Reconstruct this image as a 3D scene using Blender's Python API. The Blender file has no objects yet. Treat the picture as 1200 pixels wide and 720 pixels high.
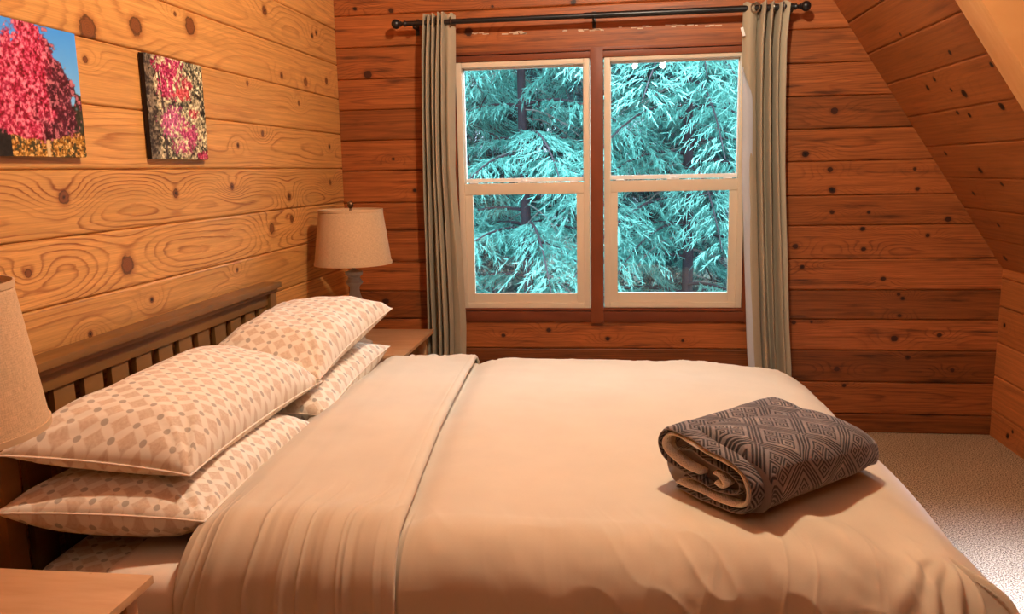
import bpy, bmesh, math, numpy as np
from mathutils import Vector, Matrix

scene = bpy.context.scene
COL = scene.collection
RNG = np.random.default_rng(11)

# ------------------------------------------------------------------ utilities
def lin(r, g, b):
    f = lambda c: (c/255/12.92) if c/255 <= .04045 else ((c/255+.055)/1.055)**2.4
    return (f(r), f(g), f(b), 1.0)

def tag(o, label=None, cat=None, group=None, kind=None):
    if label: o['label'] = label
    if cat: o['category'] = cat
    if group: o['group'] = group
    if kind: o['kind'] = kind
    return o

def empty(name, loc=(0, 0, 0), **k):
    o = bpy.data.objects.new(name, None); COL.objects.link(o); o.location = loc
    return tag(o, **k)

def link(name, me, mat, parent=None, smooth=True, **k):
    o = bpy.data.objects.new(name, me); COL.objects.link(o)
    if mat:
        for m in (mat if isinstance(mat, (list, tuple)) else [mat]): me.materials.append(m)
    if smooth: me.polygons.foreach_set('use_smooth', np.ones(len(me.polygons), bool))
    if parent:
        o.parent = parent
        o.matrix_parent_inverse = Matrix.Translation(-Vector(parent.location)) if parent.type == 'EMPTY' else Matrix()
    return tag(o, **k)

def np_mesh(name, V, F, attrs=None, uv=None, cols=None):
    me = bpy.data.meshes.new(name)
    V = np.asarray(V, np.float32); F = np.asarray(F, np.int32)
    me.vertices.add(len(V)); me.vertices.foreach_set('co', V.ravel())
    n = F.shape[1]
    me.loops.add(F.size); me.polygons.add(len(F))
    me.loops.foreach_set('vertex_index', F.ravel())
    me.polygons.foreach_set('loop_start', np.arange(0, F.size, n, dtype=np.int32))
    try: me.polygons.foreach_set('loop_total', np.full(len(F), n, np.int32))
    except Exception: pass
    for k, a in (attrs or {}).items():
        at = me.attributes.new(k, 'FLOAT', 'POINT'); at.data.foreach_set('value', np.asarray(a, np.float32).ravel())
    if uv is not None:
        l = me.uv_layers.new(name='UVMap'); l.data.foreach_set('uv', np.asarray(uv, np.float32)[F.ravel()].ravel())
    if cols is not None:
        at = me.attributes.new('col', 'FLOAT_COLOR', 'POINT'); at.data.foreach_set('color', np.asarray(cols, np.float32).ravel())
    me.update(calc_edges=True)
    return me

def grid_faces(nu, nv, keep=None, flip=False):
    i = np.arange(nu-1)[:, None]; j = np.arange(nv-1)[None, :]
    a = (i*nv+j); f = np.stack([a, a+nv, a+nv+1, a+1], -1)
    if flip: f = f[..., ::-1]
    return f[keep] if keep is not None else f.reshape(-1, 4)

def _h(ix, iy, seed):
    n = (ix.astype(np.int64)*374761393 + iy.astype(np.int64)*668265263 + seed*2246822519) & 0xffffffff
    n = ((n ^ (n >> 13))*1274126177) & 0xffffffff
    return ((n ^ (n >> 16)) & 0xffff)/65535.0

def noise2(x, y, seed=0):
    x, y = np.broadcast_arrays(np.asarray(x, float), np.asarray(y, float))
    ix = np.floor(x); iy = np.floor(y); fx = x-ix; fy = y-iy
    fx = fx*fx*fx*(fx*(fx*6-15)+10); fy = fy*fy*fy*(fy*(fy*6-15)+10)
    a = _h(ix, iy, seed); b = _h(ix+1, iy, seed); c = _h(ix, iy+1, seed); d = _h(ix+1, iy+1, seed)
    return (a+(b-a)*fx)*(1-fy)+(c+(d-c)*fx)*fy*1.0-0.5

def fbm(x, y, seed=0, o=3):
    return sum(noise2(np.asarray(x)*2**k, np.asarray(y)*2**k, seed+k)/2**k for k in range(o))

def noise1(x, seed=0): return noise2(x, 0.37, seed)
def sstep(a, b, x):
    t = np.clip((np.asarray(x, float)-a)/(b-a), 0, 1); return t*t*(3-2*t)

class MB:                                   # collects shapes into one bmesh
    def __init__(s): s.bm = bmesh.new()
    def box(s, x0, x1, y0, y1, z0, z1, bev=0.0, M=None, seg=2):
        r = bmesh.ops.create_cube(s.bm, size=1.0); vs = r['verts']
        for v in vs:
            v.co = Vector(((x0+x1)/2+v.co.x*(x1-x0), (y0+y1)/2+v.co.y*(y1-y0), (z0+z1)/2+v.co.z*(z1-z0)))
        if bev:
            es = list({e for v in vs for e in v.link_edges})
            r = bmesh.ops.bevel(s.bm, geom=es, offset=bev, segments=seg, affect='EDGES', profile=.7)
            vs = list({v for f in r['faces'] for v in f.verts} | {v for v in vs if v.is_valid})
        if M: bmesh.ops.transform(s.bm, matrix=M, verts=vs)
        return s
    def lathe(s, prof, n=40, c=(0, 0, 0), axis='z', closed=False):
        rings = []
        for r, h in prof:
            row = []
            for k in range(n):
                a = 2*math.pi*k/n
                p = (r*math.cos(a), r*math.sin(a), h) if axis == 'z' else (h, r*math.cos(a), r*math.sin(a))
                row.append(s.bm.verts.new(Vector(p)+Vector(c)))
            rings.append(row)
        pairs = list(zip(rings, rings[1:])) + ([(rings[-1], rings[0])] if closed else [])
        for A, B in pairs:
            for k in range(n): s.bm.faces.new((A[k], A[(k+1) % n], B[(k+1) % n], B[k]))
        if not closed:
            for row in (rings[0], rings[-1]):
                try: s.bm.faces.new(row)
                except Exception: pass
        return s
    def tube(s, pts, rad, n=10, cap=True):
        pts = [Vector(p) for p in pts]; rings = []
        for i, p in enumerate(pts):
            t = (pts[min(i+1, len(pts)-1)]-pts[max(i-1, 0)]).normalized()
            u = t.orthogonal().normalized() if i == 0 else (u-t*u.dot(t)).normalized()
            w = t.cross(u); r = rad[i] if hasattr(rad, '__len__') else rad
            rings.append([s.bm.verts.new(p+u*r*math.cos(2*math.pi*k/n)+w*r*math.sin(2*math.pi*k/n)) for k in range(n)])
        for A, B in zip(rings, rings[1:]):
            for k in range(n): s.bm.faces.new((A[k], A[(k+1) % n], B[(k+1) % n], B[k]))
        if cap: s.bm.faces.new(rings[0]); s.bm.faces.new(rings[-1])
        return s
    def sphere(s, c, r, sc=(1, 1, 1), u=24, v=16):
        rr = bmesh.ops.create_uvsphere(s.bm, u_segments=u, v_segments=v, radius=r)
        for w in rr['verts']: w.co = Vector((w.co.x*sc[0]+c[0], w.co.y*sc[1]+c[1], w.co.z*sc[2]+c[2]))
        return s
    def build(s, name, mat, parent=None, smooth=True, auto=35, **k):
        bmesh.ops.recalc_face_normals(s.bm, faces=s.bm.faces)
        me = bpy.data.meshes.new(name)
        if smooth:
            for f in s.bm.faces: f.smooth = True
            for e in s.bm.edges:
                if len(e.link_faces) == 2 and e.calc_face_angle(0) > math.radians(auto): e.smooth = False
        s.bm.to_mesh(me); s.bm.free()
        return link(name, me, mat, parent, smooth=False, **k)

# ------------------------------------------------------------------ materials
class NT:
    def __init__(s, name):
        s.m = bpy.data.materials.new(name); s.m.use_nodes = True; s.t = s.m.node_tree
        s.b = s.t.nodes['Principled BSDF']
    def n(s, typ, **kw):
        nd = s.t.nodes.new(typ)
        for k, v in kw.items():
            if k.startswith('_'): setattr(nd, k[1:], v)
        return nd
    def l(s, a, b): s.t.links.new(a, b)
    def val(s, x, sock):
        if isinstance(x, bpy.types.NodeSocket): s.l(x, sock)
        else: sock.default_value = x
    def math(s, op, a, b=0.0, c=None, clamp=False):
        nd = s.t.nodes.new('ShaderNodeMath'); nd.operation = op; nd.use_clamp = clamp
        s.val(a, nd.inputs[0]); s.val(b, nd.inputs[1])
        if c is not None: s.val(c, nd.inputs[2])
        return nd.outputs[0]
    def mix(s, f, a, b, mode='MIX'):
        nd = s.t.nodes.new('ShaderNodeMix'); nd.data_type = 'RGBA'; nd.blend_type = mode
        s.val(f, nd.inputs[0]); s.val(a, nd.inputs[6]); s.val(b, nd.inputs[7]); return nd.outputs[2]
    def map(s, x, a, b, c=0.0, d=1.0, smooth=False):
        nd = s.t.nodes.new('ShaderNodeMapRange'); nd.interpolation_type = 'SMOOTHSTEP' if smooth else 'LINEAR'
        s.val(x, nd.inputs[0]); nd.inputs[1].default_value = a; nd.inputs[2].default_value = b
        nd.inputs[3].default_value = c; nd.inputs[4].default_value = d; return nd.outputs[0]
    def attr(s, name, out='Fac'):
        nd = s.t.nodes.new('ShaderNodeAttribute'); nd.attribute_name = name; return nd.outputs[out]
    def coord(s, which, scale=(1, 1, 1), rot=(0, 0, 0)):
        c = s.t.nodes.new('ShaderNodeTexCoord'); mp = s.t.nodes.new('ShaderNodeMapping')
        s.l(c.outputs[which], mp.inputs[0]); mp.inputs['Scale'].default_value = scale; mp.inputs['Rotation'].default_value = rot
        return mp.outputs[0]
    def noise(s, vec, scale=1.0, detail=3.0, rough=.55, dist=0.0):
        nd = s.t.nodes.new('ShaderNodeTexNoise'); s.l(vec, nd.inputs['Vector'])
        nd.inputs['Scale'].default_value = scale; nd.inputs['Detail'].default_value = detail
        nd.inputs['Roughness'].default_value = rough; nd.inputs['Distortion'].default_value = dist
        return nd.outputs['Fac']
    def bump(s, h, strength=.3, dist=.01):
        nd = s.t.nodes.new('ShaderNodeBump'); s.val(h, nd.inputs['Height'])
        nd.inputs['Strength'].default_value = strength; nd.inputs['Distance'].default_value = dist
        s.l(nd.outputs[0], s.b.inputs['Normal'])
    def base(s, c, rough=.5, spec=.5, metal=0.0):
        s.val(c, s.b.inputs['Base Color']); s.val(rough, s.b.inputs['Roughness'])
        s.b.inputs['Specular IOR Level'].default_value = spec; s.b.inputs['Metallic'].default_value = metal
        return s.m

def mat_plank(name, light, ring, dark, knot, ringamt=.8, stain=.5, rough=.42, spec=.35, fibre=.18):
    t = NT(name)
    uvf = t.coord('UV', (7, 330, 1)); uvm = t.coord('UV', (2.2, 22, 1)); uvb = t.coord('UV', (1.3, 7, 1))
    ph = t.attr('ph')
    wob = t.noise(t.coord('UV', (5, 70, 1)), 1, 3)
    p = t.math('ADD', ph, t.math('MULTIPLY', t.math('SUBTRACT', wob, .5), .5))
    fr = t.math('FRACT', p)
    up = t.map(fr, .42, .90, 0, 1, True); dn = t.map(fr, .88, 1.0, 1, 0)
    rg = t.math('MULTIPLY', t.math('POWER', up, 2.0), dn)
    vary = t.map(t.noise(uvb, 1.7, 2), .35, .65, .25, 1.0)
    rg = t.math('MULTIPLY', t.math('MULTIPLY', rg, vary), t.math('MULTIPLY', t.attr('ra'), ringamt))
    c = t.mix(rg, light, ring)
    mid = t.noise(uvm, 1, 4, .6)
    c = t.mix(t.math('MULTIPLY', t.map(mid, .52, .78, 0, 1, True), stain), c, dark)
    fib = t.noise(uvf, 1, 3, .6)
    k = t.map(fib, .25, .75, 1-fibre, 1+.75*fibre)
    st = t.noise(t.coord('UV', (1.6, 75, 1)), 1, 4, .65)
    k = t.math('MULTIPLY', k, t.map(st, .3, .7, 1-1.1*fibre, 1+.9*fibre))
    k = t.math('MULTIPLY', k, t.attr('tone'))
    g = t.n('ShaderNodeCombineColor'); t.l(k, g.inputs[0]); t.l(k, g.inputs[1]); t.l(t.math('POWER', k, 1.15), g.inputs[2])
    c = t.mix(1.0, c, g.outputs[0], 'MULTIPLY')
    kn = t.attr('kn')
    kw = t.math('ADD', kn, t.math('MULTIPLY', t.math('SUBTRACT', t.noise(t.coord('UV', (40, 60, 1)), 1, 3, .6), .5), .8))
    halo = t.map(kw, -.9, .1, 0, .55, True)
    c = t.mix(halo, c, ring)
    core = t.map(kw, -.02, .22, 0, 1, True)
    kr = t.map(t.math('FRACT', t.math('MULTIPLY', kn, 5.0)), .3, 1.0, 0, .5)
    kc = t.mix(kr, knot, dark)
    c = t.mix(core, c, kc)
    rim = t.math('MULTIPLY', t.map(kw, -.10, .06, 0, 1, True), t.map(kw, .12, .30, 1, 0, True))
    c = t.mix(t.math('MULTIPLY', rim, .6), c, (.02, .010, .006, 1))
    pit = t.map(t.math('MULTIPLY', kw, t.attr('pit')), .3, .6, 0, 1, True)
    c = t.mix(pit, c, (.006, .004, .003, 1))
    t.base(c, t.map(fib, .2, .8, rough-.08, rough+.12), spec)
    t.bump(t.math('ADD', t.math('MULTIPLY', fib, .5), t.math('MULTIPLY', rg, -.6)), .12, .004)
    return t.m

def mat_wood(name, a, b, scale=(1, 1, 1), rough=.4, spec=.4, amt=.7, coat=0.0):
    t = NT(name)
    v = t.coord('Object', scale)
    f = t.noise(v, 3.0, 5, .6, .4); f2 = t.noise(v, 22.0, 3, .5)
    c = t.mix(t.math('MULTIPLY', t.map(f, .35, .68, 0, 1), amt), a, b)
    c = t.mix(t.math('MULTIPLY', t.map(f2, .4, .75, 0, 1), .35*amt), c, b)
    t.base(c, t.map(f2, .2, .8, rough-.05, rough+.1), spec)
    t.b.inputs['Coat Weight'].default_value = coat; t.b.inputs['Coat Roughness'].default_value = .25
    t.bump(f2, .08, .003)
    return t.m

def mat_plain(name, c, rough=.5, spec=.5, metal=0.0, nz=0.0, scale=40):
    t = NT(name)
    if nz:
        f = t.noise(t.coord('Object'), scale, 3)
        dk = (c[0]*(1-nz), c[1]*(1-nz), c[2]*(1-nz), 1)
        col = t.mix(f, dk, c); t.base(col, rough, spec, metal)
    else: t.base(c, rough, spec, metal)
    return t.m

def mat_fabric(name, c, weave=900, rough=.9, nz=.12, bump=.1, sheen=.15, use='UV', dist=.002):
    t = NT(name)
    v = t.coord(use)
    f = t.noise(t.coord(use, (1, 8, 1)), weave/8, 2); g = t.noise(t.coord(use, (8, 1, 1)), weave/8, 2)
    w = t.math('ADD', f, g)
    big = t.noise(v, 5, 3)
    k = t.math('ADD', t.map(w, .6, 1.4, 1-nz, 1+nz), t.map(big, .3, .7, -.04, .04))
    gg = t.n('ShaderNodeCombineColor'); [t.l(k, gg.inputs[i]) for i in range(3)]
    t.base(t.mix(1.0, c, gg.outputs[0], 'MULTIPLY'), rough, .2)
    t.b.inputs['Sheen Weight'].default_value = sheen; t.b.inputs['Sheen Roughness'].default_value = .5
    t.bump(w, bump, dist)
    return t.m

def lattice(t, size):
    """rotated lattice coordinates from UV metres -> |a|,|b| in 0..0.5, plus corner distance"""
    uv = t.coord('UV', (1/size, 1/size, 1), (0, 0, math.radians(45)))
    sp = t.n('ShaderNodeSeparateXYZ'); t.l(uv, sp.inputs[0])
    f = lambda s: t.math('ABSOLUTE', t.math('SUBTRACT', t.math('FRACT', s), .5))
    return f(sp.outputs[0]), f(sp.outputs[1])

def mat_pillowcase(name, ground, sq, dot):
    t = NT(name)
    a, b = lattice(t, .058)
    w = t.math('MULTIPLY', t.math('SUBTRACT', t.noise(t.coord('UV'), 60, 2), .5), .10)
    m = t.math('ADD', t.math('MAXIMUM', a, b), w)
    s = t.map(m, .27, .36, 1, 0, True)
    mott = t.map(t.noise(t.coord('UV', (1, 1, 1), (0, 0, .78)), 120, 4), .3, .7, .45, 1.0)
    da = t.math('SUBTRACT', .5, a); db = t.math('SUBTRACT', .5, b)
    r = t.math('SQRT', t.math('ADD', t.math('MULTIPLY', da, da), t.math('MULTIPLY', db, db)))
    d = t.map(r, .13, .17, 1, 0, True)
    band = t.map(t.math('ABSOLUTE', t.math('SUBTRACT', a, b)), .02, .05, .18, 0, True)
    c = t.mix(band, ground, sq)
    c = t.mix(t.math('MULTIPLY', s, mott), c, sq)
    c = t.mix(t.math('MULTIPLY', d, .85), c, dot)
    t.base(c, .85, .2); t.b.inputs['Sheen Weight'].default_value = .15
    t.bump(t.noise(t.coord('UV'), 500, 2), .08, .002)
    return t.m

def mat_throw(name, ground, line, light):
    t = NT(name)
    a, b = lattice(t, .118)
    d = t.math('MAXIMUM', a, b)
    def band(x, lo, hi, e=.008):
        return t.math('MULTIPLY', t.map(x, lo-e, lo+e, 0, 1, True), t.map(x, hi-e, hi+e, 1, 0, True))
    l1 = band(d, .445, .49); l2 = band(d, .37, .415); l0 = band(d, .322, .345)
    ia = t.math('ABSOLUTE', t.math('SUBTRACT', a, .155)); ib = t.math('ABSOLUTE', t.math('SUBTRACT', b, .155))
    di = t.math('MAXIMUM', ia, ib)
    l3 = band(di, .098, .138); l4 = t.math('MULTIPLY', band(di, .022, .060), 1)
    m = t.math('MAXIMUM', t.math('MAXIMUM', l1, l2), t.math('MAXIMUM', l3, l4))
    nz = t.noise(t.coord('UV'), 320, 3); big = t.noise(t.coord('UV'), 14, 3)
    c = t.mix(t.map(big, .5, .72, 0, .55, True), ground, light)
    c = t.mix(t.map(nz, .3, .7, 0, .22), c, line)
    c = t.mix(t.math('MULTIPLY', m, t.map(nz, .2, .7, .98, .7)), c, line)
    t.base(c, .85, .2); t.b.inputs['Sheen Weight'].default_value = .35; t.b.inputs['Sheen Roughness'].default_value = .35
    t.bump(t.math('ADD', t.math('MULTIPLY', m, -1.0), t.math('MULTIPLY', nz, .6)), .5, .004)
    return t.m

def mat_glass():
    t = NT('window_glass'); t.t.nodes.remove(t.b)
    tr = t.n('ShaderNodeBsdfTransparent'); tr.inputs[0].default_value = (.97, .99, .98, 1)
    gl = t.n('ShaderNodeBsdfGlossy'); gl.inputs['Roughness'].default_value = .015
    fr = t.n('ShaderNodeFresnel'); fr.inputs[0].default_value = 1.5
    mx = t.n('ShaderNodeMixShader'); t.l(fr.outputs[0], mx.inputs[0]); t.l(tr.outputs[0], mx.inputs[1]); t.l(gl.outputs[0], mx.inputs[2])
    t.l(mx.outputs[0], t.t.nodes['Material Output'].inputs[0])
    return t.m

def mat_vcol(name, rough=.55):
    t = NT(name); t.base(t.attr('col', 'Color'), rough, .3); return t.m

def mat_leaf(name, c1, c2):
    t = NT(name)
    f = t.noise(t.coord('Object'), 1.6, 3); g = t.noise(t.coord('Object'), 25, 2)
    c = t.mix(t.map(t.math('ADD', f, t.math('MULTIPLY', g, .5)), .55, .95, 0, 1), c1, c2)
    t.base(c, .55, .4)
    return t.m

def mat_carpet():
    t = NT('carpet')
    v = t.coord('Object')
    f = t.noise(v, 170, 2, .8); g = t.noise(v, 300, 1, .6); big = t.noise(v, 2.2, 2)
    c = t.mix(t.map(f, .40, .60, 0, 1, True), lin(88, 62, 43), lin(232, 196, 154))
    c = t.mix(t.map(g, .5, .7, 0, .6), c, lin(70, 56, 44))
    c = t.mix(t.map(big, .35, .7, 0, .2), c, lin(120, 96, 72))
    t.base(c, .95, .1)
    t.bump(t.math('ADD', f, t.math('MULTIPLY', g, .5)), .6, .006)
    return t.m

M = {}
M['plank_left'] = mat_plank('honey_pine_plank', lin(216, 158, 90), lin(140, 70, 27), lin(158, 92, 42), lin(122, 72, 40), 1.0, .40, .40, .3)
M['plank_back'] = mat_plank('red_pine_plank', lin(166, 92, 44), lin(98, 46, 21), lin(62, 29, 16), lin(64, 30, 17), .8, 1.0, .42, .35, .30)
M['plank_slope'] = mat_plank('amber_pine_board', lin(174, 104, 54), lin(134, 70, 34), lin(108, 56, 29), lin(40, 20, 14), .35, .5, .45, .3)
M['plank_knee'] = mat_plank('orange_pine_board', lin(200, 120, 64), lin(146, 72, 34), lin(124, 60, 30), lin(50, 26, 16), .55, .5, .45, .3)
M['trim'] = mat_wood('window_trim_pine', lin(150, 78, 42), lin(100, 46, 24), (1, 1, .25), .45, .35)
M['trim_h'] = mat_wood('window_trim_pine_level', lin(150, 78, 42), lin(92, 42, 22), (.25, 1, 1.4), .45, .35)
M['beam'] = mat_wood('beam_pine', lin(246, 192, 124), lin(222, 150, 82), (.5, 3, .5), .5, .3)
M['vinyl'] = mat_plain('cream_vinyl', lin(228, 208, 182), .4, .4)
M['vinyl_white'] = mat_plain('white_vinyl', lin(245, 240, 235), .35, .5)
M['glass'] = mat_glass()
M['black'] = mat_plain('black_metal', lin(26, 22, 22), .35, .5)
M['steel'] = mat_plain('grommet_metal', lin(120, 116, 110), .3, .5, 1.0)
M['brass'] = mat_plain('aged_bronze', lin(120, 92, 66), .4, .5, .8)
M['curtain'] = mat_fabric('taupe_curtain', lin(176, 162, 138), 700, .8, .08, .06, .1)
M['lining'] = mat_fabric('silver_lining', lin(190, 194, 202), 500, .5, .03, .05, .0)
M['white_tag'] = mat_plain('white_tag', lin(245, 242, 238), .6)
M['duvet'] = mat_fabric('sand_duvet', lin(208, 190, 163), 1200, .85, .04, .05, .15)
M['sheet'] = mat_fabric('cream_sheet', lin(240, 218, 196), 1200, .85, .03, .05, .1)
M['case'] = mat_pillowcase('lattice_print_cotton', lin(240, 226, 206), lin(212, 184, 156), lin(176, 162, 146))
M['mattress'] = mat_fabric('mattress_ticking', lin(225, 215, 205), 600, .9, .04, .05, .1, 'Object')
M['shade'] = mat_fabric('linen_shade', lin(204, 170, 132), 520, .9, .26, .3, .1)
M['base'] = mat_wood('whitewashed_wood', lin(206, 196, 186), lin(140, 128, 118), (1, 1, .3), .6, .3)
M['head'] = mat_wood('walnut_stained_wood', lin(138, 96, 48), lin(90, 58, 27), (1, .2, 1), .5, .25)
M['stand'] = mat_wood('oak_veneer', lin(218, 172, 128), lin(186, 134, 90), (.5, 3.0, 3.0), .32, .5, .6, .35)
M['throw'] = mat_throw('diamond_print_plush', lin(138, 126, 122), lin(20, 18, 21), lin(196, 176, 160))
M['sherpa'] = mat_fabric('cream_fleece', lin(252, 236, 214), 420, .95, .12, .8, .3, 'Object', .006)
M['art'] = mat_vcol('printed_canvas')
M['canvas_edge'] = mat_plain('dark_canvas_edge', lin(44, 32, 26), .7, .3, 0, .3)
M['needle'] = mat_leaf('spruce_needles', lin(62, 140, 132), lin(130, 208, 200))
M['needle_far'] = mat_leaf('shaded_spruce_needles', lin(38, 66, 76), lin(62, 104, 110))  # darker copy of the needle colour, forest shade put into the far trees
M['bark'] = mat_plain('spruce_bark', lin(84, 74, 84), .9, .2, 0, .5, 14)
M['twig'] = mat_plain('pale_twig', lin(150, 146, 146), .85, .2, 0, .3, 20)
M['soil'] = mat_plain('forest_floor', lin(66, 70, 66), .95, .1, 0, .5, 2)
M['carpet'] = mat_carpet()
M['flake'] = mat_plain('dried_plaster', lin(226, 196, 168), .8)

# ------------------------------------------------------------------ plank walls
def plank_wall(name, mat, us, edges, mapf, knots, seed, vis, hole=None, nogroove=None, step=.005, spacing=.008, flip=False,
               d0=(.02, .10), tone=(.86, 1.12), groove=.010, figure=None, tones=None):
    """us: sample positions along the boards; edges: board joints; mapf(u,v,depth)->xyz; knots (u,v,r,rings,pit)"""
    vs, bid, dep = [], [], []
    for i, (a, b) in enumerate(zip(edges, edges[1:])):
        st = step if (b > vis[0] and a < vis[1]) else .045
        n = max(2, int((b-a-.012)/st))
        r = np.concatenate([[a+.0004, a+.0022, a+.0055], np.linspace(a+.0055, b-.0055, n+1)[1:-1], [b-.0055, b-.0022, b-.0004]])
        dd = np.zeros(len(r)); dd[0] = dd[-1] = -groove; dd[1] = dd[-2] = -.0035
        vs.append(r); dep.append(dd); bid.append(np.full(len(r), i))
    v = np.concatenate(vs); dep = np.concatenate(dep); bid = np.concatenate(bid)
    U, Vv = np.meshgrid(us, v, indexing='ij')
    ph = np.zeros_like(U); kn = np.full(U.shape, -1.0); pit = np.zeros_like(U); tn = np.ones_like(U); ra = np.ones_like(U)
    rg = np.random.default_rng(seed)
    for i, (a, b) in enumerate(zip(edges, edges[1:])):
        m = bid == i; u = U[:, m]; w = Vv[:, m]
        off = rg.uniform(0, 50)
        vc = (a+b)/2 + rg.uniform(-.06, .06) + .05*noise1(u*.9+off, seed+i)
        fg = figure.get(i, .5) if figure else rg.uniform(.15, .9)
        d = rg.uniform(*d0) + .10*(1-fg) + fg*(.11*noise1(u*.75+off, seed+i+50) + .02*noise1(u*3+off, seed+i+70))
        p = np.sqrt((w-vc)**2+d**2+1e-5)/spacing + (.2+.8*fg)*(.9*noise2(u*2.0+off, w*12, seed+i) + .25*noise2(u*9+off, w*60, seed+i+5))
        t = (tones or {}).get(i, rg.uniform(*tone)); tn[:, m] = t*(1+.10*noise2(u*1.2+off, w*6, seed+i+9)); ra[:, m] = .35+.65*fg
        ph[:, m] = p
    for (ku, kv, kr, A, pt) in knots:
        i = np.searchsorted(edges, kv)-1
        m = np.where(bid == i)[0]
        du = (us-ku); sel = np.where(np.abs(du) < kr*16)[0]
        if not len(sel) or not len(m): continue
        ix = np.ix_(sel, m)
        du = du[sel][:, None]; dv = (v[m]-kv)[None, :]
        ph[ix] += A*np.exp(-((du/2.3)**2+dv**2)/(2*(2.4*kr)**2))
        rr = np.sqrt((du/1.12)**2+dv**2)
        kk = 1-rr/kr
        pit[ix] = np.where(kk > kn[ix], pt, pit[ix]); kn[ix] = np.maximum(kn[ix], kk)
    D = np.broadcast_to(dep[None, :], U.shape)
    if nogroove is not None: D = np.where(nogroove(U, Vv), 0.0, D)
    P = mapf(U, Vv, D).reshape(-1, 3)
    keep = None
    if hole is not None:
        uc = (us[:-1]+us[1:])/2; wc = (v[:-1]+v[1:])/2
        keep = ~hole(uc[:, None], wc[None, :])
    F = grid_faces(len(us), len(v), keep, flip)
    me = np_mesh(name, P, F, {'ph': ph, 'kn': kn, 'tone': tn, 'pit': pit, 'ra': ra}, np.stack([U.ravel(), Vv.ravel()], 1))
    return link(name, me, mat, smooth=False, kind='structure')

def runs(*segs):
    out = []
    for a, b, st in segs: out.append(np.arange(a, b-1e-6, st))
    out.append([segs[-1][1]]); return np.concatenate(out)

ZC = 3.7                                  # ceiling
X0, Z0, SL = 3.564, .911, 1.522           # foot of the roof slope, its gradient
YF = -6.2                                 # wall behind the camera

# left wall -----------------------------------------------------------------
lw_edges = [0, .19, .38, .565, .755, .94, 1.127, 1.313, 1.502, 1.693, 1.887, 2.073, 2.262, 2.45, 2.64, 2.83, 3.02, 3.21, 3.4, 3.59, ZC]
K = lambda u, v, r, A=4, p=0: (u, v, r, A, p)
lw_knots = [K(-2.233, 1.914, .036, 3, 0), K(-1.977, 1.962, .030, 4, 0), K(-1.618, 2.02, .031, 4, 0), K(-.94, 2.194, .02, 3, .6),
  K(-.793, 1.931, .014, 3, .8), K(-.49, 1.931, .02, 3, .4), K(-.185, 1.969, .016, 3, .5), K(-.36, 2.175, .014, 2, .9), K(-.30, 2.20, .012, 2, .9),
  K(-2.422, 1.424, .020, 6, .6), K(-1.819, 1.417, .016, 5, .7), K(-1.38, 1.431, .014, 5, .7), K(-.794, 1.37, .018, 5, .7), K(-.212, 1.428, .014, 4, .7),
  K(-2.15, 1.20, .030, 6, .15), K(-2.60, 1.23, .012, 4, 0), K(-.78, 1.263, .018, 6, .5), K(-1.02, 1.235, .024, 7, 0), K(-2.37, 1.018, .010, 5, 1.0),
  K(-2.031, 1.067, .010, 4, 1.0), K(-1.391, 1.09, .009, 3, .9), K(-1.299, 1.597, .010, 3, .9), K(-.194, 1.62, .013, 3, .9), K(-1.05, 1.655, .012, 4, .3),
  K(-2.26, 1.822, .010, 4, .3), K(-1.168, 1.86, .010, 5, .2), K(-1.72, 2.045, .008, 3, .6), K(-.6, 1.82, .011, 4, .5), K(-1.5, .99, .012, 4, .8),
  K(-3.3, 1.4, .03), K(-3.6, 1.95, .03), K(-4.2, 1.2, .03)]
plank_wall('wall_left', M['plank_left'], runs((YF, -2.95, .05), (-2.95, 0, .005)), lw_edges,
           lambda u, v, d: np.stack([d+0*u, u, v+.004*noise1(u*1.3, 3)], -1), lw_knots, 21, (.40, 2.40), spacing=.0105, d0=(.03, .08), tone=(.93, 1.07), figure={5: .45, 6: 1.0, 7: 1.0, 8: .55, 9: .2, 10: .15, 11: .3, 12: .35})

# back wall -----------------------------------------------------------------
bw_edges = [0, .106, .287, .465, .635, .798, .967, 1.148, 1.307, 1.487, 1.656, 1.824, 1.992, 2.163, 2.333, 2.51, 2.68, 2.85, 3.02, 3.19, 3.36, 3.53, ZC]
bk = [(2.68,1.745,.014),(2.542,1.526,.019),(2.672,1.443,.013),(3.096,1.439,.012),(2.685,1.335,.014),(3.115,1.335,.012),(2.69,1.218,.011),(2.877,1.215,.012),
 (3.277,1.174,.012),(2.507,1.037,.016),(2.85,1.128,.012),(3.18,1.09,.014),(2.86,1.02,.010),(2.547,.926,.014),(2.968,.859,.012),(3.051,.775,.012),(3.074,.752,.009),
 (3.062,.659,.010),(2.513,.618,.011),(2.607,.622,.010),(3.042,.532,.014),(3.272,.553,.013),(3.118,.429,.012),(2.793,.267,.014),(.176,2.017,.018),(.121,2.369,.012),
 (.323,2.352,.012),(.885,2.349,.010),(1.321,2.35,.012),(.905,.54,.012),(1.166,.571,.012),(1.917,.511,.011),(.219,.738,.015),(.301,1.552,.009),(.417,1.374,.010),
 (.12,1.24,.012),(2.75,.36,.012),(2.45,.2,.01),(3.35,.36,.010),(.75,2.22,.03),(1.5,.52,.01)]
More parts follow.
